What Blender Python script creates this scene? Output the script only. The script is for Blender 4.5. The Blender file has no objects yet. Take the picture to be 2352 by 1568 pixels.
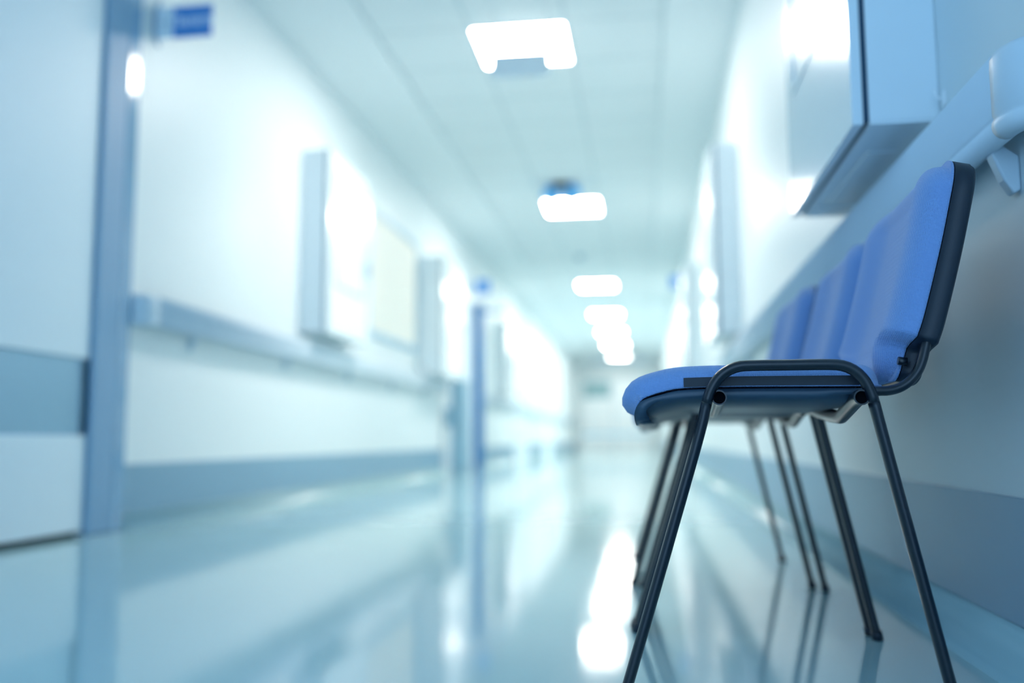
import bpy, math, random
from mathutils import Vector, Matrix
random.seed(4)
scn = bpy.context.scene

# ------------------------------------------------------------------ camera
cam_d = bpy.data.cameras.new('camera')
cam = bpy.data.objects.new('camera', cam_d)
scn.collection.objects.link(cam)
scn.camera = cam
cam_d.sensor_width = 36.0
cam_d.lens = 2104 / 2352 * 36.0
cam_d.clip_start = 0.02
cam_d.clip_end = 200
YAW, PITCH, ROLL = 0.14220, 0.10673, -0.0047
fw = Vector((-math.sin(YAW) * math.cos(PITCH), math.cos(YAW) * math.cos(PITCH), math.sin(PITCH)))
r0 = Vector((math.cos(YAW), math.sin(YAW), 0)); u0 = r0.cross(fw)
cr, sr = math.cos(ROLL), math.sin(ROLL)
rr = cr * r0 + sr * u0; uu = -sr * r0 + cr * u0
M = Matrix((rr, uu, -fw)).transposed().to_4x4()
M.translation = Vector((0, 0, 0.37))
cam.matrix_world = M
cam_d.dof.use_dof = True
cam_d.dof.focus_distance = 1.31
cam_d.dof.aperture_fstop = 1.25

# ------------------------------------------------------------------ world and exposure
world = bpy.data.worlds.new('world'); scn.world = world
world.use_nodes = True
bgn = world.node_tree.nodes['Background']
bgn.inputs[0].default_value = (0.23, 0.42, 0.64, 1)
bgn.inputs[1].default_value = 1.75
LAMP = 34.0
scn.view_settings.view_transform = 'Standard'
scn.view_settings.look = 'None'
scn.view_settings.exposure = 0.97
scn.view_settings.gamma = 1.0
scn.view_settings.use_curve_mapping = False
try:
    scn.cycles.use_denoising = True
    scn.cycles.max_bounces = 14
    scn.cycles.diffuse_bounces = 8
except Exception:
    pass

# ------------------------------------------------------------------ materials
def mat(name, col, rough=0.5, metal=0.0, spec=0.5, coat=0.0, coat_rough=0.1, emit=None, strength=0.0, sheen=0.0):
    m = bpy.data.materials.new(name); m.use_nodes = True
    b = m.node_tree.nodes['Principled BSDF']
    b.inputs['Base Color'].default_value = (*col, 1)
    b.inputs['Roughness'].default_value = rough
    b.inputs['Metallic'].default_value = metal
    b.inputs['Specular IOR Level'].default_value = spec
    b.inputs['Coat Weight'].default_value = coat
    b.inputs['Coat Roughness'].default_value = coat_rough
    b.inputs['Sheen Weight'].default_value = sheen
    if emit:
        b.inputs['Emission Color'].default_value = (*emit, 1)
        b.inputs['Emission Strength'].default_value = strength
    return m

def add_noise(m, scale, bump, colvar=0.0, detail=3.0, dist=0.001):
    nt = m.node_tree; b = nt.nodes['Principled BSDF']
    tc = nt.nodes.new('ShaderNodeTexCoord'); n = nt.nodes.new('ShaderNodeTexNoise')
    n.inputs['Scale'].default_value = scale; n.inputs['Detail'].default_value = detail
    nt.links.new(tc.outputs['Object'], n.inputs['Vector'])
    if bump:
        bp = nt.nodes.new('ShaderNodeBump'); bp.inputs['Strength'].default_value = bump
        bp.inputs['Distance'].default_value = dist
        nt.links.new(n.outputs['Fac'], bp.inputs['Height']); nt.links.new(bp.outputs['Normal'], b.inputs['Normal'])
    if colvar:
        c = b.inputs['Base Color'].default_value
        mx = nt.nodes.new('ShaderNodeMix'); mx.data_type = 'RGBA'
        mx.inputs[6].default_value = (c[0] * (1 - colvar), c[1] * (1 - colvar), c[2] * (1 - colvar), 1)
        mx.inputs[7].default_value = (min(1, c[0] * (1 + colvar)), min(1, c[1] * (1 + colvar)), min(1, c[2] * (1 + colvar)), 1)
        nt.links.new(n.outputs['Fac'], mx.inputs[0]); nt.links.new(mx.outputs[2], b.inputs['Base Color'])
    return m

M_wall = add_noise(mat('wall_paint', (0.73, 0.79, 0.81), 0.42, spec=0.35), 60, 0.05)
M_floor = mat('floor_vinyl', (0.44, 0.63, 0.65), 0.085, spec=0.75)
M_cove = mat('cove_vinyl', (0.38, 0.55, 0.58), 0.25, spec=0.6)
M_base = mat('baseboard_vinyl', (0.21, 0.36, 0.48), 0.38, spec=0.4)
M_ceil = mat('ceiling_tile', (0.72, 0.77, 0.79), 0.8, spec=0.2)
M_border = mat('ceiling_plaster', (0.75, 0.80, 0.82), 0.7, spec=0.2)
M_fabric = mat('blue_fabric', (0.20, 0.34, 0.66), 0.75, spec=0.25, sheen=0.35)
M_black = mat('black_lacquered_steel', (0.003, 0.009, 0.018), 0.3, spec=0.55)
M_plastic = add_noise(mat('dark_plastic', (0.005, 0.014, 0.028), 0.42, spec=0.4), 900, 0.25, dist=0.0004)
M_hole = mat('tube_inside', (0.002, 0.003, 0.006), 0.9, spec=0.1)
M_cab = mat('cabinet_enamel', (0.76, 0.83, 0.87), 0.2, spec=0.6)
M_seam = mat('cabinet_gasket', (0.01, 0.05, 0.10), 0.6)
M_rail = add_noise(mat('rail_vinyl', (0.64, 0.73, 0.80), 0.42, spec=0.5), 900, 0.35, dist=0.0006)
M_rail_cap = add_noise(mat('rail_cap_vinyl', (0.60, 0.70, 0.78), 0.4, spec=0.55), 900, 0.5, dist=0.0007)
M_frame = mat('blue_grey_steel', (0.22, 0.38, 0.55), 0.5, spec=0.4)
M_strip = mat('polished_blue_steel', (0.22, 0.38, 0.55), 0.1, spec=0.8)
M_door = mat('door_laminate', (0.76, 0.85, 0.90), 0.5, spec=0.35)
M_kick = mat('brushed_kick_plate', (0.28, 0.45, 0.58), 0.3, metal=0.5)
M_dark = mat('dark_gap', (0.003, 0.008, 0.015), 0.6)
M_steel = mat('steel', (0.5, 0.6, 0.7), 0.25, metal=1.0)
M_sign_b = mat('sign_blue', (0.08, 0.28, 0.68), 0.4)
M_sign_w = mat('sign_white', (0.72, 0.83, 0.92), 0.4)
M_sign_t = mat('sign_letter', (0.80, 0.90, 1.0), 0.5)
M_cream = mat('cream_panel', (0.78, 0.76, 0.70), 0.55)
M_lamp = mat('lamp_diffuser', (0.9, 0.9, 0.9), 0.5, emit=(1.0, 0.955, 0.885), strength=LAMP)
M_white = mat('white_enamel', (0.88, 0.91, 0.93), 0.3)
M_grey = mat('grey_blue_laminate', (0.25, 0.42, 0.54), 0.4)
M_dblue = mat('dark_blue_lacquer', (0.035, 0.18, 0.42), 0.35)
M_lens = mat('blue_lens', (0.14, 0.50, 0.92), 0.35, spec=0.8)
M_shell_lit = mat('seat_shell_plastic', (0.022, 0.055, 0.095), 0.38, spec=0.55)  # dark plastic lightened: the floor's reflection is put into the base colour
M_end_fill = mat('dim_lamp_diffuser', (0.9, 0.9, 0.9), 0.5, emit=(1.0, 0.955, 0.885), strength=LAMP * 0.35)
M_pane = mat('smoked_pane', (0.30, 0.48, 0.52), 0.1, spec=0.6)

# woven cloth on the chair pads
def weave(m):
    nt = m.node_tree; b = nt.nodes['Principled BSDF']
    tc = nt.nodes.new('ShaderNodeTexCoord')
    hs = []
    for axis in ('X', 'Y', 'Z'):
        w = nt.nodes.new('ShaderNodeTexWave'); w.bands_direction = axis
        w.inputs['Scale'].default_value = 155; w.inputs['Distortion'].default_value = 0.6
        w.inputs['Detail'].default_value = 1.0
        nt.links.new(tc.outputs['Object'], w.inputs['Vector']); hs.append(w)
    a = nt.nodes.new('ShaderNodeMath'); a.operation = 'ADD'
    c = nt.nodes.new('ShaderNodeMath'); c.operation = 'ADD'
    nt.links.new(hs[0].outputs['Fac'], a.inputs[0]); nt.links.new(hs[1].outputs['Fac'], a.inputs[1])
    nt.links.new(a.outputs[0], c.inputs[0]); nt.links.new(hs[2].outputs['Fac'], c.inputs[1])
    bp = nt.nodes.new('ShaderNodeBump'); bp.inputs['Strength'].default_value = 0.55
    bp.inputs['Distance'].default_value = 0.0007
    nt.links.new(c.outputs[0], bp.inputs['Height']); nt.links.new(bp.outputs['Normal'], b.inputs['Normal'])
weave(M_fabric)

# 0.6 m ceiling tile joints
def tile_lines(m, x0, y0):
    nt = m.node_tree; b = nt.nodes['Principled BSDF']
    tc = nt.nodes.new('ShaderNodeTexCoord'); sp = nt.nodes.new('ShaderNodeSeparateXYZ')
    nt.links.new(tc.outputs['Object'], sp.inputs[0])
    outs = []
    for k, off in (('X', x0), ('Y', y0)):
        s = nt.nodes.new('ShaderNodeMath'); s.operation = 'SUBTRACT'; s.inputs[1].default_value = off
        nt.links.new(sp.outputs[k], s.inputs[0])
        d = nt.nodes.new('ShaderNodeMath'); d.operation = 'PINGPONG'; d.inputs[1].default_value = 0.3
        nt.links.new(s.outputs[0], d.inputs[0])
        l = nt.nodes.new('ShaderNodeMath'); l.operation = 'LESS_THAN'; l.inputs[1].default_value = 0.011
        nt.links.new(d.outputs[0], l.inputs[0]); outs.append(l)
    mxm = nt.nodes.new('ShaderNodeMath'); mxm.operation = 'MAXIMUM'
    nt.links.new(outs[0].outputs[0], mxm.inputs[0]); nt.links.new(outs[1].outputs[0], mxm.inputs[1])
    c = b.inputs['Base Color'].default_value
    mx = nt.nodes.new('ShaderNodeMix'); mx.data_type = 'RGBA'
    mx.inputs[6].default_value = tuple(c)
    mx.inputs[7].default_value = (c[0] * 0.80, c[1] * 0.84, c[2] * 0.86, 1)
    nt.links.new(mxm.outputs[0], mx.inputs[0]); nt.links.new(mx.outputs[2], b.inputs['Base Color'])
GX0, GY0 = -1.63, 5.37
tile_lines(M_ceil, GX0, GY0)

# floor: faint sheen variation and specks
def floor_nodes(m):
    nt = m.node_tree; b = nt.nodes['Principled BSDF']
    tc = nt.nodes.new('ShaderNodeTexCoord')
    n = nt.nodes.new('ShaderNodeTexNoise'); n.inputs['Scale'].default_value = 3.0; n.inputs['Detail'].default_value = 4
    nt.links.new(tc.outputs['Object'], n.inputs['Vector'])
    mr = nt.nodes.new('ShaderNodeMapRange')
    mr.inputs['To Min'].default_value = 0.05; mr.inputs['To Max'].default_value = 0.10
    nt.links.new(n.outputs['Fac'], mr.inputs['Value']); nt.links.new(mr.outputs[0], b.inputs['Roughness'])
    n2 = nt.nodes.new('ShaderNodeTexNoise'); n2.inputs['Scale'].default_value = 14; n2.inputs['Detail'].default_value = 3
    nt.links.new(tc.outputs['Object'], n2.inputs['Vector'])
    bp = nt.nodes.new('ShaderNodeBump'); bp.inputs['Strength'].default_value = 0.06; bp.inputs['Distance'].default_value = 0.001
    nt.links.new(n2.outputs['Fac'], bp.inputs['Height']); nt.links.new(bp.outputs['Normal'], b.inputs['Normal'])
    v = nt.nodes.new('ShaderNodeTexVoronoi'); v.inputs['Scale'].default_value = 90
    nt.links.new(tc.outputs['Object'], v.inputs['Vector'])
    lt = nt.nodes.new('ShaderNodeMath'); lt.operation = 'LESS_THAN'; lt.inputs[1].default_value = 0.07
    nt.links.new(v.outputs['Distance'], lt.inputs[0])
    mx = nt.nodes.new('ShaderNodeMix'); mx.data_type = 'RGBA'
    c = b.inputs['Base Color'].default_value
    mx.inputs[6].default_value = tuple(c); mx.inputs[7].default_value = (0.45, 0.72, 0.78, 1)
    nt.links.new(lt.outputs[0], mx.inputs[0]); nt.links.new(mx.outputs[2], b.inputs['Base Color'])
floor_nodes(M_floor)

# ------------------------------------------------------------------ mesh helpers
class MB:
    def __init__(s): s.v = []; s.f = []; s.smooth = []
    def add(s, vs, fs, smooth=False):
        o = len(s.v); s.v += [tuple(p) for p in vs]
        for f in fs: s.f.append([i + o for i in f]); s.smooth.append(smooth)
        return s
    def box(s, x0, x1, y0, y1, z0, z1):
        x0, x1 = min(x0, x1), max(x0, x1); y0, y1 = min(y0, y1), max(y0, y1); z0, z1 = min(z0, z1), max(z0, z1)
        vs = [(x0, y0, z0), (x1, y0, z0), (x1, y1, z0), (x0, y1, z0), (x0, y0, z1), (x1, y0, z1), (x1, y1, z1), (x0, y1, z1)]
        return s.add(vs, [(3, 2, 1, 0), (4, 5, 6, 7), (0, 1, 5, 4), (1, 2, 6, 5), (2, 3, 7, 6), (3, 0, 4, 7)])
    def rings(s, rings, cap=True, smooth=True):
        n = len(rings[0]); vs = [p for r in rings for p in r]; fs = []
        for k in range(len(rings) - 1):
            for i in range(n):
                j = (i + 1) % n
                fs.append((k * n + i, k * n + j, (k + 1) * n + j, (k + 1) * n + i))
        s.add(vs, fs, smooth)
        if cap:
            s.add(rings[0], [tuple(reversed(range(n)))]); s.add(rings[-1], [tuple(range(n))])
        return s
    def tube(s, pts, r, n=14, side=Vector((0, 1, 0)), r_side=None, cap=True):
        """sweep; r = radius in plane, r_side = radius along `side`"""
        r_side = r_side or r; pts = [Vector(p) for p in pts]; R = []
        for i, p in enumerate(pts):
            t = (pts[min(i + 1, len(pts) - 1)] - pts[max(i - 1, 0)]).normalized()
            a = side.copy(); a = (a - a.dot(t) * t).normalized(); b = t.cross(a)
            R.append([p + a * r_side * math.cos(2 * math.pi * k / n) + b * r * math.sin(2 * math.pi * k / n) for k in range(n)])
        return s.rings(R, cap)
    def extrude_y(s, prof, y0, y1, smooth=False):
        n = len(prof)
        return s.rings([[(x, y0, z) for x, z in prof], [(x, y1, z) for x, z in prof]], True, smooth)
    def build(s, name, material, parent=None, bevel=0.0, auto=True):
        me = bpy.data.meshes.new(name); me.from_pydata(s.v, [], s.f); me.update()
        for p, sm in zip(me.polygons, s.smooth): p.use_smooth = sm
        import bmesh
        b = bmesh.new(); b.from_mesh(me)
        bmesh.ops.remove_doubles(b, verts=b.verts, dist=1e-5)
        bmesh.ops.recalc_face_normals(b, faces=b.faces)
        b.to_mesh(me); b.free()
        me.materials.append(material)
        o = bpy.data.objects.new(name, me); scn.collection.objects.link(o)
        if parent is not None:
            o.parent = parent
            lo = parent_loc(parent)
            for v in me.vertices: v.co -= lo
        if bevel:
            bv = o.modifiers.new('bevel', 'BEVEL'); bv.width = bevel; bv.segments = 3; bv.limit_method = 'ANGLE'
            bv.harden_normals = False
        return o

def parent_loc(p):
    l = Vector((0, 0, 0))
    while p is not None: l += p.location; p = p.parent
    return l

def tag(o, label=None, cat=None, group=None, kind=None):
    if label: o['label'] = label
    if cat: o['category'] = cat
    if group: o['group'] = group
    if kind: o['kind'] = kind
    return o

def thing(name, loc, label, cat, group=None):
    o = bpy.data.objects.new(name, None); o.location = loc; scn.collection.objects.link(o)
    o.empty_display_size = 0.1
    return tag(o, label, cat, group)

def copy_tree(o, parent=None):
    c = o.copy(); scn.collection.objects.link(c)
    if parent is not None: c.parent = parent
    for ch in list(o.children): copy_tree(ch, c)
    return c

def crv(pts, n):
    """Catmull-Rom resample of a 2D/3D polyline into n points, even in length"""
    P = [Vector((*p, 0)) if len(p) == 2 else Vector(p) for p in pts]
    D = []
    for i in range(len(P) - 1):
        p0 = P[max(i - 1, 0)]; p1 = P[i]; p2 = P[i + 1]; p3 = P[min(i + 2, len(P) - 1)]
        for k in range(12):
            t = k / 12
            D.append(0.5 * ((2 * p1) + (p2 - p0) * t + (2 * p0 - 5 * p1 + 4 * p2 - p3) * t * t + (3 * p1 - p0 - 3 * p2 + p3) * t ** 3))
    D.append(P[-1])
    L = [0]
    for i in range(1, len(D)): L.append(L[-1] + (D[i] - D[i - 1]).length)
    out = []; j = 0
    for k in range(n):
        s = L[-1] * k / (n - 1)
        while j < len(L) - 2 and L[j + 1] < s: j += 1
        u = (s - L[j]) / max(1e-9, L[j + 1] - L[j]); out.append(D[j].lerp(D[j + 1], min(1, max(0, u))))
    return out, L[-1]

# ------------------------------------------------------------------ the corridor
XL, XR, HC = -2.20, 0.60, 2.92
YN, YF = -1.2, 30.0
def struct(name, mb, m, parent=None, bevel=0.0):
    o = mb.build(name, m, parent, bevel)
    if parent is None: o['kind'] = 'structure'
    return o
struct('floor', MB().box(XL - 0.25, XR + 0.25, YN, YF + 0.2, -0.12, 0), M_floor)
struct('ceiling', MB().box(GX0, GX0 + 1.8, YN, YF + 0.2, HC, HC + 0.1), M_ceil)
# plaster borders either side of the tile field, with a small step
struct('trim_1', MB().box(XL - 0.2, GX0, YN, YF + 0.2, HC - 0.03, HC + 0.1), M_border, bevel=0.006)
struct('trim_2', MB().box(GX0 + 1.8, XR + 0.2, YN, YF + 0.2, HC - 0.03, HC + 0.1), M_border, bevel=0.006)
DY0, DY1, DH = 2.30, 3.39, 2.30
w = MB().box(XL - 0.2, XL, DY1, YF, 0, HC - 0.03)
w.box(XL - 0.2, XL, YN, DY0, 0, HC - 0.03); w.box(XL - 0.2, XL, DY0, DY1, DH, HC - 0.03)
struct('wall_left', w, M_wall)
struct('wall_right', MB().box(XR, XR + 0.2, YN, YF, 0, HC - 0.03), M_wall)
struct('wall_back', MB().box(XL - 0.2, XR + 0.2, YF, YF + 0.2, 0, HC - 0.03), M_wall)

# wall base strips and the coved floor edge
def base(side):
    sx = -1 if side == 'left' else 1
    X = XL if side == 'left' else XR
    ys = DY1 + 0.27 if side == 'left' else YN
    bz0, bz1 = 0.066, 0.272
    struct('baseboard_' + side, MB().box(X - sx * 0.004, X + sx * 0.001, ys, YF, bz0, bz1), M_base, bevel=0.001)
    prof = []
    R = 0.045
    prof.append((X, 0.064)); prof.append((X - sx * 0.0035, 0.064))
    for k in range(0, 9):
        a = math.pi / 2 * k / 8
        prof.append((X - sx * (0.0035 + R * (1 - math.cos(a))), 0.0015 + R * (1 - math.sin(a))))
    prof.append((X - sx * 0.075, 0.0012)); prof.append((X - sx * 0.075, 0.0)); prof.append((X, 0.0))
    return struct('trim_' + ('3' if side == 'left' else '4'), MB().extrude_y(prof, ys, YF, True), M_cove)
base('left'); base('right')

# near door on the left, with its steel frame
d = struct('door_1', MB().box(XL - 0.055, XL - 0.002, DY0 + 0.01, DY1 - 0.001, 0.022, 0.395), M_door, bevel=0.002)
d2 = MB().box(XL - 0.055, XL - 0.002, DY0 + 0.01, DY1 - 0.001, 0.70, DH - 0.01).build('door_leaf', M_door, d, 0.002)
MB().box(XL - 0.05, XL - 0.014, DY0 + 0.01, DY1 - 0.001, 0.396, 0.699).build('kick_plate', M_kick, d)
MB().box(XL - 0.054, XL - 0.03, DY0 + 0.01, DY1 - 0.004, 0.002, 0.021).build('door_seal', M_dark, d)  # dark strip painted in as the shade below the leaf
struct('trim_7', MB().box(XL - 0.08, XL + 0.015, DY1 + 0.171, DY1 + 0.262, 0, HC - 0.03), M_strip, bevel=0.008)
f = MB().box(XL - 0.08, XL + 0.018, DY1, DY1 + 0.17, 0, HC - 0.03)
f.box(XL - 0.08, XL + 0.028, DY0 - 0.12, DY0, 0, DH + 0.1)
struct('trim_5', f, M_frame, bevel=0.012)
struct('trim_6', MB().box(XL - 0.08, XL + 0.018, DY0, DY1, DH, DH + 0.18), M_frame, bevel=0.006)

# ------------------------------------------------------------------ ceiling lamps
lamp_names = ['square ceiling lamp nearest the camera, partly cut off by the blank box',
              'square ceiling lamp behind the twin blue lamp heads',
              'square ceiling lamp third along the corridor, alone below the small detector',
              'square ceiling lamp fourth along the corridor, second above the merged far pair',
              'square ceiling lamp fifth along the corridor, upper one of the merged far pair',
              'square ceiling lamp farthest down the corridor, lower one of the merged pair']
def make_lamp(y):
    t = thing('ceiling_light', (-0.73, y, HC), lamp_names[0], 'ceiling light', 'square lamps along the corridor ceiling')
    x0, x1 = -1.03, -0.43; y0, y1 = y - 0.3, y + 0.3
    fr = MB()
    fr.box(x0, x1, y0, y0 + 0.014, HC - 0.012, HC - 0.0005); fr.box(x0, x1, y1 - 0.014, y1, HC - 0.012, HC - 0.0005)
    fr.box(x0, x0 + 0.014, y0 + 0.014, y1 - 0.014, HC - 0.012, HC - 0.0005); fr.box(x1 - 0.014, x1, y0 + 0.014, y1 - 0.014, HC - 0.012, HC - 0.0005)
    fr.build('frame', M_white, t)
    MB().box(x0 + 0.015, x1 - 0.015, y0 + 0.015, y1 - 0.015, HC - 0.009, HC - 0.001).build('diffuser', M_lamp, t)
    return t
L0 = make_lamp(5.67)
for i, y in enumerate((9.87, 15.12, 18.72, 21.87, 24.87)):
    c = copy_tree(L0); c.location.y = y; c['label'] = lamp_names[i + 1]

# weaker lamp panel added near the end wall to brighten it
le = copy_tree(L0); le.location.y = 28.47
le['label'] = 'dim square ceiling lamp at the very end, right above the end doors'
for q in le.children:
    if q.name.startswith('diffuser'):
        q.data = q.data.copy(); q.data.materials.clear(); q.data.materials.append(M_end_fill)

# small blank sign hanging from two rods in front of the first lamp
t = thing('hanging_sign', (-0.70, 5.15, 2.46), 'small blank pale sign hanging in front of the nearest ceiling lamp', 'sign')
MB().box(-0.855, -0.505, 5.14, 5.16, 2.49, 2.64).build('board', M_white, t, 0.004)
for x in (-0.84, -0.52):
    MB().tube([(x, 5.15, 2.641), (x, 5.15, HC)], 0.002, 8, Vector((1, 0, 0))).build('rod', M_steel, t)

# twin blue lamp unit under the ceiling
t = thing('twin_lamp_unit', (-0.77, 8.95, HC), 'dark ceiling unit with two round blue lamp heads', 'lamp')
MB().box(-0.90, -0.64, 8.90, 9.00, HC - 0.018, HC - 0.0005).build('mount', M_dblue, t, 0.004)
MB().box(-0.835, -0.705, 8.825, 8.845, HC - 0.075, HC - 0.019).build('cover', M_dark, t, 0.006)
for s in (-1, 1):
    R = []
    for k in range(11):
        a = math.pi * k / 10
        R.append([(-0.77 + s * 0.102 + (0.098 * math.sin(a) + 0.001) * math.cos(q), 8.95 - 0.098 * math.cos(a), HC - 0.108 + (0.088 * math.sin(a) + 0.001) * math.sin(q)) for q in [2 * math.pi * j / 18 for j in range(18)]])
    MB().rings(R).build('lamp_head', M_lens, t)

# little detector
t = thing('smoke_detector', (-0.84, 12.6, HC), 'small round detector between the second and third ceiling lamps', 'detector')
MB().tube([(-0.84, 12.6, HC), (-0.84, 12.6, HC - 0.03)], 0.06, 18, Vector((1, 0, 0))).build('base', M_grey, t)
MB().tube([(-0.84, 12.6, HC - 0.03), (-0.84, 12.6, HC - 0.06)], 0.04, 18, Vector((1, 0, 0))).build('sensor', M_grey, t)

# ------------------------------------------------------------------ wall cabinets
def wall_cabinet(side, y0, y1, z0, z1, xf, label, detail=True):
    s = 1 if side == 'right' else -1
    X = XR if side == 'right' else XL
    t = thing('wall_cabinet', (X, (y0 + y1) / 2, z0), label, 'cabinet')
    inner = X - s * 0.0006
    # carcass with a recessed underside
    b = MB().box(inner, xf + s * 0.034, y0, y1, z0 + 0.006, z1)
    b.build('body', M_cab, t, 0.003)
    u = MB()
    u.box(inner, xf + s * 0.034, y0, y0 + 0.012, z0, z0 + 0.0055); u.box(inner, xf + s * 0.034, y1 - 0.10, y1, z0, z0 + 0.0055)
    u.box(xf + s * 0.034, xf + s * 0.055, y0 + 0.0125, y1 - 0.1005, z0, z0 + 0.0055)
    u.build('bottom_lip', M_cab, t)
    MB().box(inner - s * 0.03, xf + s * 0.075, y0 + 0.20, y1 - 0.13, z0 + 0.001, z0 + 0.0055).build('bottom_plate', M_cab, t, 0.001)
    MB().box(xf + s * 0.023, xf + s * 0.0335, y0 + 0.006, y1 - 0.006, z0 + 0.008, z1 - 0.006).build('gasket', M_seam, t)  # dark filler standing in for shade in the gap between door and body
    dr = MB().box(xf, xf + s * 0.0225, y0, y1, z0, z1).build('door', M_cab, t, 0.003)
    if detail:
        p = MB()
        a0, a1, c0, c1 = y0 + 0.12, y1 - 0.12, z0 + 0.32, z1 - 0.12
        for (q0, q1, e0, e1) in ((a0, a1, c1 - 0.02, c1), (a0, a1, c0, c0 + 0.02), (a0, a0 + 0.02, c0 + 0.02, c1 - 0.02), (a1 - 0.02, a1, c0 + 0.02, c1 - 0.02)):
            p.box(xf - s * 0.004, xf - s * 0.0003, q0, q1, e0, e1)
        p.build('window_frame', M_grey if side == 'left' else M_cab, dr)
        if side == 'left': MB().box(xf - s * 0.022, xf - s * 0.0003, y1 - 0.07, y1 - 0.045, z0 + 0.50, z0 + 0.60).build('handle', M_steel, dr, 0.004)
    return t
c1 = wall_cabinet('right', 1.88, 2.67, 1.00, 2.17, 0.43, 'pale wall cabinet hanging above the row of blue chairs')
wall_cabinet('right', 5.58, 6.38, 1.00, 2.17, 0.43, 'pale wall cabinet on the right wall beyond the chairs')
wall_cabinet('right', 9.4, 10.2, 1.00, 2.17, 0.43, 'narrow-looking pale cabinet farthest down the right wall')
wall_cabinet('left', 5.62, 6.50, 1.065, 2.28, -2.00, 'pale wall cabinet with dark-edged window left of the cream board')
wall_cabinet('left', 8.80, 9.75, 1.01, 2.20, -1.94, 'pale wall cabinet just beyond the cream board on the left wall')
wall_cabinet('left', 13.6, 14.5, 1.05, 2.15, -2.02, 'distant pale cabinet behind the dark blue door post')

# cream board
t = thing('notice_board', (XL, 7.9, 1.24), 'cream board in a blue-grey frame on the left wall', 'notice board')
f = MB()
for (a, b_, c, e) in ((7.08, 8.70, 2.25, 2.30), (7.08, 8.70, 1.22, 1.27), (7.08, 7.12, 1.27, 2.25), (8.66, 8.70, 1.27, 2.25)):
    f.box(XL + 0.0005, XL + 0.025, a, b_, c, e)
f.build('frame', mat('board_frame', (0.42, 0.58, 0.70), 0.4), t)
MB().box(XL + 0.0005, XL + 0.012, 7.12, 8.66, 1.27, 2.25).build('panel', M_cream, t)

# ------------------------------------------------------------------ handrails
def handrail(side, ys, ye, zt, zb, label, brackets, end=True):
    """vinyl rail: flat face on top, round grip along its lower edge, end returned to the wall"""
    s = 1 if side == 'right' else -1
    X = XR if side == 'right' else XL
    face = X - s * 0.062
    t = thing('handrail', (X, ys, zb), label, 'handrail', None)
    prof = []          # (distance from wall, z), face side first
    D = 0.062 if side == 'right' else 0.09; rg = 0.020
    prof += [(D - 0.034, zt - 0.012), (D - 0.028, zt - 0.002), (D - 0.018, zt), (D - 0.006, zt - 0.004), (D - 0.001, zt - 0.014), (D, zt - 0.03)]
    zc = zb + rg
    prof += [(D, zc + 0.016)]
    for k in range(0, 13):
        a = math.radians(40 - 250 * k / 12)
        prof.append((D - rg + 0.002 + rg * math.cos(a), zc + rg * math.sin(a)))
    prof += [(D - 0.028, zc + 0.02), (D - 0.022, zt - 0.03), (D - 0.026, zt - 0.018)]
    pr = [(X - s * d, z) for d, z in prof]
    y_a = ys + 0.085
    body = MB(); body.rings([[(x, y_a, z) for x, z in pr], [(x, ye, z) for x, z in pr]], True, True)
    body.build('rail', M_rail, t)
    if end:
        # the end cap turns the same section through a quarter circle back to the wall
        R = []
        for k in range(0, 11):
            a = math.pi / 2 * k / 10
            R.append([(X - s * max(0.0006, (d_ + 0.0003) * math.cos(a)) if k < 10 else X - s * 0.0006, y_a - 0.001 - 0.085 * (0.35 + 0.65 * (d_ / D)) * math.sin(a), z) for d_, z in prof])
        MB().rings(R, True, True).build('end_cap', M_rail, t)
    for yb in brackets:
        b = MB()
        pts = [(X - s * 0.0006, zb - 0.006), (X - s * 0.0006, zb - 0.062), (X - s * 0.012, zb - 0.068), (X - s * 0.026, zb - 0.045), (X - s * 0.043, zb - 0.001), (X - s * 0.025, zb + 0.012)]
        b.extrude_y(pts, yb - 0.013, yb + 0.013); b.build('bracket', M_rail_cap, t, 0.004)
    return t
handrail('right', 1.368, 29.9, 0.962, 0.822, 'pale blue handrail with rounded end behind the nearest chair', [1.53, 2.6, 3.9, 5.2, 6.5])
handrail('left', 3.66, 9.75, 1.008, 0.872, 'pale handrail along the left wall under the cabinets', [4.2, 5.4, 6.6, 7.8, 9.0])
handrail('left', 12.3, 29.9, 0.992, 0.862, 'far handrail on the left wall beyond the blue post', [13.2, 15.6, 18.0, 20.4])

# small clear hook on the right wall
t = thing('wall_hook', (XR, 1.90, 0.99), 'tiny pale hook on the wall just above the near handrail end', 'hook')
MB().tube([(XR - 0.0005, 1.85, 1.035), (XR - 0.012, 1.85, 1.035), (XR - 0.018, 1.85, 1.045), (XR - 0.018, 1.85, 1.055)], 0.003, 8).build('hook_arm', M_white, t)
MB().box(XR - 0.004, XR - 0.0005, 1.84, 1.86, 1.02, 1.05).build('plate', M_white, t, 0.001)

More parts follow.
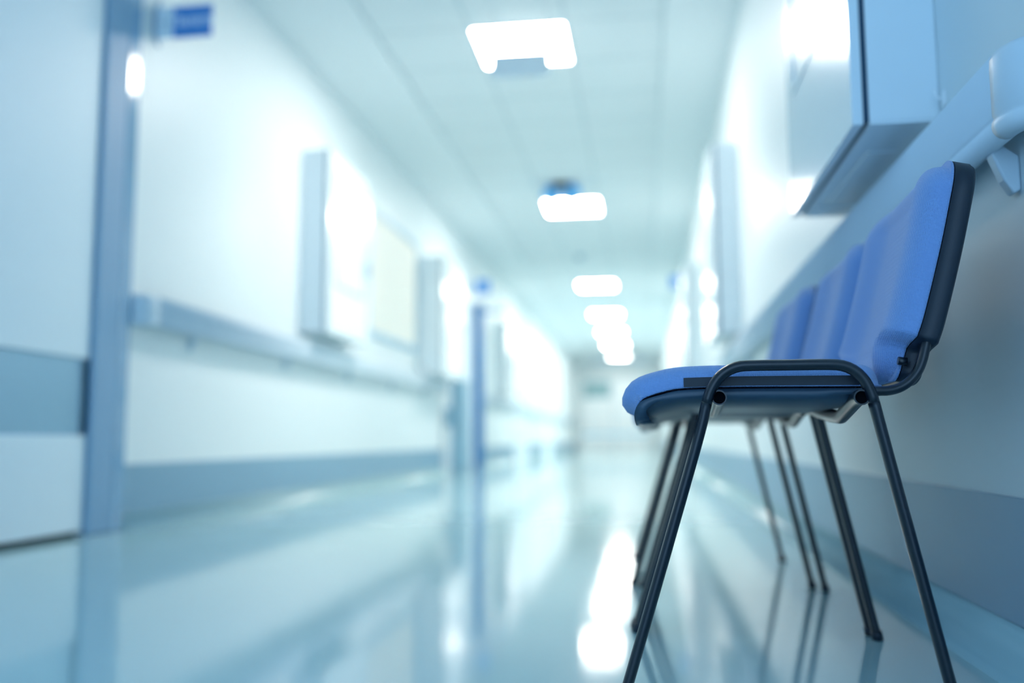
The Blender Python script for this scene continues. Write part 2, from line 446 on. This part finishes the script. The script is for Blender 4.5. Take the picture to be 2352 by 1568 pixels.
# ------------------------------------------------------------------ flag signs
def flag_sign(side, y, z0, z1, length, label, text=None):
    s = 1 if side == 'right' else -1
    X = XR if side == 'right' else XL
    t = thing('flag_sign', (X, y, z0), label, 'sign')
    # curved grey holder against the wall
    h = []
    for k in range(7):
        q = k / 6
        h.append((X - s * (0.006 + 0.020 * (2 * q - 1) ** 2), y, z0 - 0.035 + (z1 - z0 + 0.07) * q))
    MB().tube(h, 0.006, 8, Vector((0, 1, 0)), 0.014).build('holder', M_frame, t)
    wx0, wx1 = X - s * 0.018, X - s * (0.018 + length * 0.30)
    MB().box(wx0, wx1, y - 0.004, y + 0.004, z0, z1).build('number_panel', M_sign_w, t)
    MB().box(wx1 - s * 0.0005, X - s * (0.018 + length), y - 0.006, y + 0.006, z0, z1).build('name_panel', M_sign_b, t)
    if text:
        cu = bpy.data.curves.new('lettering', 'FONT'); cu.body = text; cu.size = 0.058; cu.extrude = 0.0006; cu.offset = 0.0012
        cu.align_x = 'CENTER'; cu.align_y = 'CENTER'
        o = bpy.data.objects.new('tmp', cu); scn.collection.objects.link(o)
        bpy.context.view_layer.update()
        me = bpy.data.meshes.new_from_object(o.evaluated_get(bpy.context.evaluated_depsgraph_get()))
        bpy.data.objects.remove(o)
        me.materials.clear(); me.materials.append(M_sign_t)
        lt = bpy.data.objects.new('lettering', me); scn.collection.objects.link(lt)
        lt.parent = t
        lt.rotation_euler = (math.pi / 2, 0, 0)
        lt.location = Vector(((wx1 + X - s * (0.018 + length)) / 2, y - 0.0072, (z0 + z1) / 2)) - t.location
        n = MB()
        xm = (wx0 + wx1) / 2
        for k in (-1, 1): n.box(xm + k * 0.012 - 0.007, xm + k * 0.012 + 0.007, y - 0.0052, y - 0.0042, (z0 + z1) / 2 - 0.006, (z0 + z1) / 2 + 0.006)
        n.build('number_mark', M_grey, t)
    return t
flag_sign('left', 3.77, 2.208, 2.356, 0.266, 'blue and white flag sign with lettering beside the near door', 'Палата')
flag_sign('left', 11.5, 2.24, 2.42, 0.25, 'small distant blue flag sign above the dark blue post')
flag_sign('right', 11.6, 2.26, 2.42, 0.22, 'small distant blue flag sign on the right wall')

# ------------------------------------------------------------------ mid-distance left: trolley, door post, doors
t = thing('floor_cabinet', (XL + 0.12, 10.1, 0), 'waist-high white and grey floor cabinet where the near left handrail stops', 'cabinet')
MB().box(XL + 0.006, XL + 0.10, 9.90, 10.35, 0.002, 1.02).build('body', M_white, t, 0.006)
MB().box(XL + 0.101, XL + 0.24, 9.92, 10.35, 0.002, 1.04).build('side_panel', M_grey, t, 0.004)
MB().box(XL + 0.04, XL + 0.16, 9.86, 9.898, 0.52, 0.72).build('handle', M_grey, t, 0.008)

t = thing('door_post', (-2.1, 11.6, 0), 'tall dark blue post standing out from the left wall', 'post')
MB().box(XL + 0.006, XL + 0.165, 11.58, 11.66, 0, 2.13).build('post', M_dblue, t, 0.005)
MB().box(XL + 0.166, XL + 0.43, 11.59, 11.62, 2.00, 2.04).build('arm', M_dblue, t, 0.004)
MB().box(XL + 0.40, XL + 0.45, 11.575, 11.589, 1.985, 2.055).build('arm_tip', M_dblue, t, 0.004)

def far_door(n, side, y0, y1, h=2.1):
    s = 1 if side == 'right' else -1
    X = XR if side == 'right' else XL
    o = struct('door_%d' % n, MB().box(X - s * 0.0005, X - s * 0.03, y0, y1, 0.005, h), M_door, bevel=0.003)
    f = MB(); f.box(X - s * 0.0005, X - s * 0.045, y0 - 0.09, y0 - 0.0005, 0, h + 0.09); f.box(X - s * 0.0005, X - s * 0.045, y1 + 0.0005, y1 + 0.09, 0, h + 0.09)
    f.box(X - s * 0.0005, X - s * 0.045, y0, y1, h + 0.0005, h + 0.09); f.build('door_frame', M_white, o)
    MB().box(X - s * 0.031, X - s * 0.075, y0 + 0.08, y0 + 0.10, 0.98, 1.10).build('door_handle', M_steel, o, 0.003)
far_door(2, 'left', 10.55, 11.45); far_door(3, 'left', 15.6, 17.0); far_door(4, 'left', 20.2, 21.6)
far_door(5, 'right', 12.6, 13.6); far_door(6, 'right', 17.5, 18.9)
# corridor end: double door with glazed upper light
e = struct('door_7', MB().box(-2.0, 0.05, YF - 0.05, YF - 0.0005, 0.005, 2.3), M_white, bevel=0.004)
MB().box(-1.95, -1.05, YF - 0.058, YF - 0.0505, 1.70, 2.25).build('door_pane', M_pane, e)
MB().box(-0.985, -0.965, YF - 0.056, YF - 0.0505, 0.02, 2.29).build('door_gap', M_grey, e)
t = thing('bench', (-0.7, 25.5, 0), 'low bench with a blue-grey top across the far end', 'bench')
MB().box(-1.66, 0.05, 25.3, 25.75, 0.46, 0.54).build('seat', M_grey, t, 0.01)
for x in (-1.55, -0.06):
    for y in (25.36, 25.69):
        MB().box(x - 0.02, x + 0.02, y - 0.02, y + 0.02, 0, 0.459).build('leg', M_white, t)

# ------------------------------------------------------------------ the upholstered chairs
CW = 0.505                     # distance between the two side frames
Y0 = 1.32
YC = Y0 + CW / 2
CX = 0.18

def slab(curve, wfun, base_h, wall, dome, R, sgn, dish=0.0, na=46, nb=40, pw=2.0):
    """Padded slab bent along a curve in the XZ plane and spread along Y.
    wfun(a, L) is the half width, base_h the height of its flat side above the curve,
    wall the upright side and dome the rounding over radius R."""
    P, L = crv(curve, 60)
    def frame(a):
        u = min(max(a / L, 0), 1) * 59; i = min(int(u), 58); q = u - i
        p = P[i].lerp(P[i + 1], q); t = (P[min(i + 2, 59)] - P[max(i - 1, 0)]).normalized()
        return p, Vector((-t.y, t.x, 0))
    # denser near edges
    av = [L * (0.5 - 0.5 * math.cos(math.pi * k / na)) for k in range(na + 1)]
    bv = [math.sin(math.pi / 2 * (2 * k / nb - 1)) for k in range(nb + 1)]
    def dishf(b, w):
        q = min(1, max(0, (abs(b) / w - 0.42) / 0.36)); q = q * q * (3 - 2 * q)
        return -dish * (1 - q)
    m = MB(); top = []; bot = []; T = [[None] * (nb + 1) for _ in av]; B = [[None] * (nb + 1) for _ in av]
    for i, a in enumerate(av):
        w = wfun(a, L)
        for j, q in enumerate(bv):
            b = q * w
            d = min(w - abs(b), a, L - a)
            # soften the corner distance
            e1, e2 = w - abs(b), min(a, L - a)
            if e1 < R and e2 < R: d = R - min(R, math.hypot(R - e1, R - e2))
            k = min(1, max(0, d / R))
            h = base_h + (wall(a) if callable(wall) else wall) + dome * max(0, 1 - (1 - k) ** pw) ** (1 / pw) + dishf(b, w) * min(1, k * 1.2)
            p, n = frame(a)
            pt = p + n * (sgn * h); T[i][j] = (pt.x, YC + b, pt.y)
            pt = p + n * (sgn * (base_h + dishf(b, w) * min(1, k * 1.2) * 0.0)); B[i][j] = (pt.x, YC + b, pt.y)
    nn = nb + 1
    vs = [v for r in T for v in r]; fs = [(i * nn + j, i * nn + j + 1, (i + 1) * nn + j + 1, (i + 1) * nn + j) for i in range(na) for j in range(nb)]
    m.add(vs, fs, True)
    vs = [v for r in B for v in r]; m.add(vs, [tuple(reversed(q)) for q in fs], True)
    # side wall
    idx = [(0, j) for j in range(nb)] + [(i, nb) for i in range(na)] + [(na, j) for j in range(nb, 0, -1)] + [(i, 0) for i in range(na, 0, -1)]
    n = len(idx); vs = [T[i][j] for i, j in idx] + [B[i][j] for i, j in idx]
    m.add(vs, [(k, (k + 1) % n, n + (k + 1) % n, n + k) for k in range(n)], True)
    return m

def rounded_w(w, r0, r1):
    def f(a, L):
        x = w
        if a < r0: x = w - r0 + math.sqrt(max(0, r0 * r0 - (r0 - a) ** 2))
        if L - a < r1: x = w - r1 + math.sqrt(max(0, r1 * r1 - (r1 - (L - a)) ** 2))
        return x
    return f

seat_curve = [(-0.012, 0.405), (-0.011, 0.416), (-0.005, 0.4265), (0.006, 0.4325), (0.027, 0.4385), (0.057, 0.4435), (0.138, 0.4445), (0.339, 0.4425)]
shell_curve = [(-0.014, 0.390), (-0.016, 0.402), (-0.013, 0.415), (-0.004, 0.4255), (0.027, 0.435), (0.057, 0.4405), (0.138, 0.4415), (0.336, 0.4395)]
back_curve = [(0.361, 0.452), (0.370, 0.483), (0.379, 0.511), (0.3905, 0.544), (0.4165, 0.639), (0.4375, 0.728), (0.448, 0.772)]

def back_w(a, L):
    w = 0.228
    r1 = 0.055
    if L - a < r1: return w - r1 + math.sqrt(max(0, r1 * r1 - (r1 - (L - a)) ** 2))
    n = 0.182; r0 = 0.02
    if a < r0: return n - r0 + math.sqrt(max(0, r0 * r0 - (r0 - a) ** 2))
    q = min(1, max(0, (a - 0.050) / 0.012)); q = q * q * (3 - 2 * q)
    return n + (w - n) * q

chair_labels = ['blue fabric chair with black frame nearest the camera, seat seen from the side',
                'middle blue fabric chair of the row of three along the right wall',
                'blue fabric chair farthest back in the row of three by the right wall']
def make_chair():
    t = thing('visitor_chair', (CX, YC, 0), chair_labels[0], 'chair', 'blue chairs in a row along the right wall')
    seat = slab(seat_curve, rounded_w(0.2245, 0.05, 0.05), 0.0, 0.003, 0.0305, 0.034, 1).build('seat', M_fabric, t)
    for s in (-1, 1):
        tr = MB()
        yy = YC + s * 0.2245
        cp, _ = crv([(0.057, 0.4445), (0.138, 0.4455), (0.300, 0.4442)], 10)
        R = [[(p.x, yy - s * 0.004, p.y), (p.x, yy + s * 0.0018, p.y), (p.x, yy + s * 0.0018, p.y + 0.0135), (p.x, yy - s * 0.004, p.y + 0.0135)] for p in cp]
        tr.rings(R, True, False)
        tr.build('edge_trim', M_plastic, seat)
    slab(shell_curve, rounded_w(0.2235, 0.045, 0.035), 0.0, lambda a: 0.009 + 0.015 * max(0.0, 1 - a / 0.06), 0.017, 0.09, -1).build('seat_shell', M_shell_lit, t)
    back = slab(back_curve, back_w, 0.0, 0.004, 0.036, 0.056, 1, dish=0.023, na=60, pw=1.85).build('backrest', M_fabric, t)
    bs = slab(back_curve, back_w, 0.0012, 0.023, 0.008, 0.016, -1, na=60).build('back_shell', M_plastic, t)
    # side frames: legs and top rail of one flattened tube
    for s in (0, 1):
        y = Y0 + s * CW
        # full centreline
        knots = [(-0.0365, 0.010), (-0.025, 0.045), (0.069, 0.350), (0.0875, 0.418), (0.0945, 0.438), (0.103, 0.452), (0.114, 0.4625), (0.128, 0.4695), (0.145, 0.472),
                 (0.200, 0.472), (0.257, 0.4715), (0.276, 0.4690), (0.291, 0.461), (0.302, 0.448), (0.3085, 0.433), (0.3135, 0.414), (0.327, 0.350), (0.388, 0.065), (0.400, 0.010)]
        C, L = crv(knots, 150)
        pts = [(p.x, y, p.y) for p in C]
        # split at knee height
        i1 = min(i for i in range(150) if C[i].y > 0.416)
        i2 = max(i for i in range(150) if C[i].y > 0.412)
        for seg, nm in ((pts[:i1 + 1], 'leg'), (pts[i1:i2 + 1], 'side_rail'), (pts[i2:], 'leg')):
            o = MB().tube(seg, 0.0078, 18, Vector((0, 1, 0)), 0.0135, cap=True).build(nm, M_black, t)
            if nm == 'leg':
                lo = seg[0] if seg[0][2] < seg[-1][2] else seg[-1]
                hi = seg[2] if seg[0][2] < seg[-1][2] else seg[-3]
                dv = (Vector(hi) - Vector(lo)).normalized()
                a = Vector(lo) + dv * 0.006
                bt = Vector((lo[0], lo[1], 0.0)) - Vector((dv.x, 0, 0)) * 0.008
                MB().tube([bt, Vector(lo) - dv * 0.001, a], 0.0102, 16, Vector((0, 1, 0)), 0.0155).build('foot_cap', M_plastic, o)
    # two cross bars with open ends, dipping under the seat
    for x, z0 in ((0.1055, 0.4275), (0.2965, 0.4255)):
        def zz(q): return z0
        d = 0.021 if x > 0.2 else 0.012
        pts = [(x, Y0 - 0.004, z0), (x, Y0 + 0.03, z0 - 0.001), (x, Y0 + 0.155, z0 - d), (x, Y0 + 0.19, z0 - d - 0.001), (x, Y0 + CW - 0.19, z0 - d * 0.7), (x, Y0 + CW - 0.03, z0 - 0.001), (x, Y0 + CW + 0.004, z0)]
        P, _ = crv(pts, 40)
        cb = MB().tube(P, 0.0108, 20, Vector((1, 0, 0)), cap=False)
        inner = []
        for (ya, yb) in ((Y0 - 0.004, Y0 + 0.03), (Y0 + CW + 0.004, Y0 + CW - 0.03)):
            ro = [[(x + r * math.cos(2 * math.pi * k / 20), yy, z0 + r * math.sin(2 * math.pi * k / 20)) for k in range(20)] for r, yy in ((0.0108, ya), (0.0088, ya), (0.0088, yb))]
            cb.rings(ro, False, False)
            inner.append((yb, x, z0))
        cbo = cb.build('crossbar', M_black, t)
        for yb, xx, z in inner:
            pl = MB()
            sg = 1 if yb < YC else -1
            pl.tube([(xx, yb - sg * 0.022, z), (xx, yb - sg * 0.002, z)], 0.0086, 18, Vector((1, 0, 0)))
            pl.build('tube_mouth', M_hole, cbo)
    # the two flattened tubes that carry the back
    for s in (-1, 1):
        y = YC + s * 0.2085
        k = [(0.30, 0.4365), (0.331, 0.436), (0.343, 0.4365), (0.357, 0.4405), (0.370, 0.449), (0.381, 0.462), (0.388, 0.477), (0.3935, 0.497), (0.403, 0.535)]
        C, _ = crv(k, 40)
        MB().tube([(p.x, y, p.y) for p in C], 0.0068, 16, Vector((0, 1, 0)), 0.0115).build('back_support', M_black, t)
        MB().tube([(0.372, YC + s * 0.192, 0.478), (0.360, YC + s * 0.192, 0.480)], 0.006, 10, Vector((0, 1, 0))).build('screw', M_black, t)
    return t
ch = make_chair()
# none of the three stands quite square to the wall
for i, (dx, dy) in enumerate(((0.0206, 0.543), (0.005, 1.092))):
    c = copy_tree(ch); c.location.x += dx; c.location.y += dy; c['label'] = chair_labels[i + 1]
    c.rotation_euler.z = math.radians((-1.5, 0.0)[i])
ch.rotation_euler.z = math.radians(-2.0); ch.location.x += 0.0088
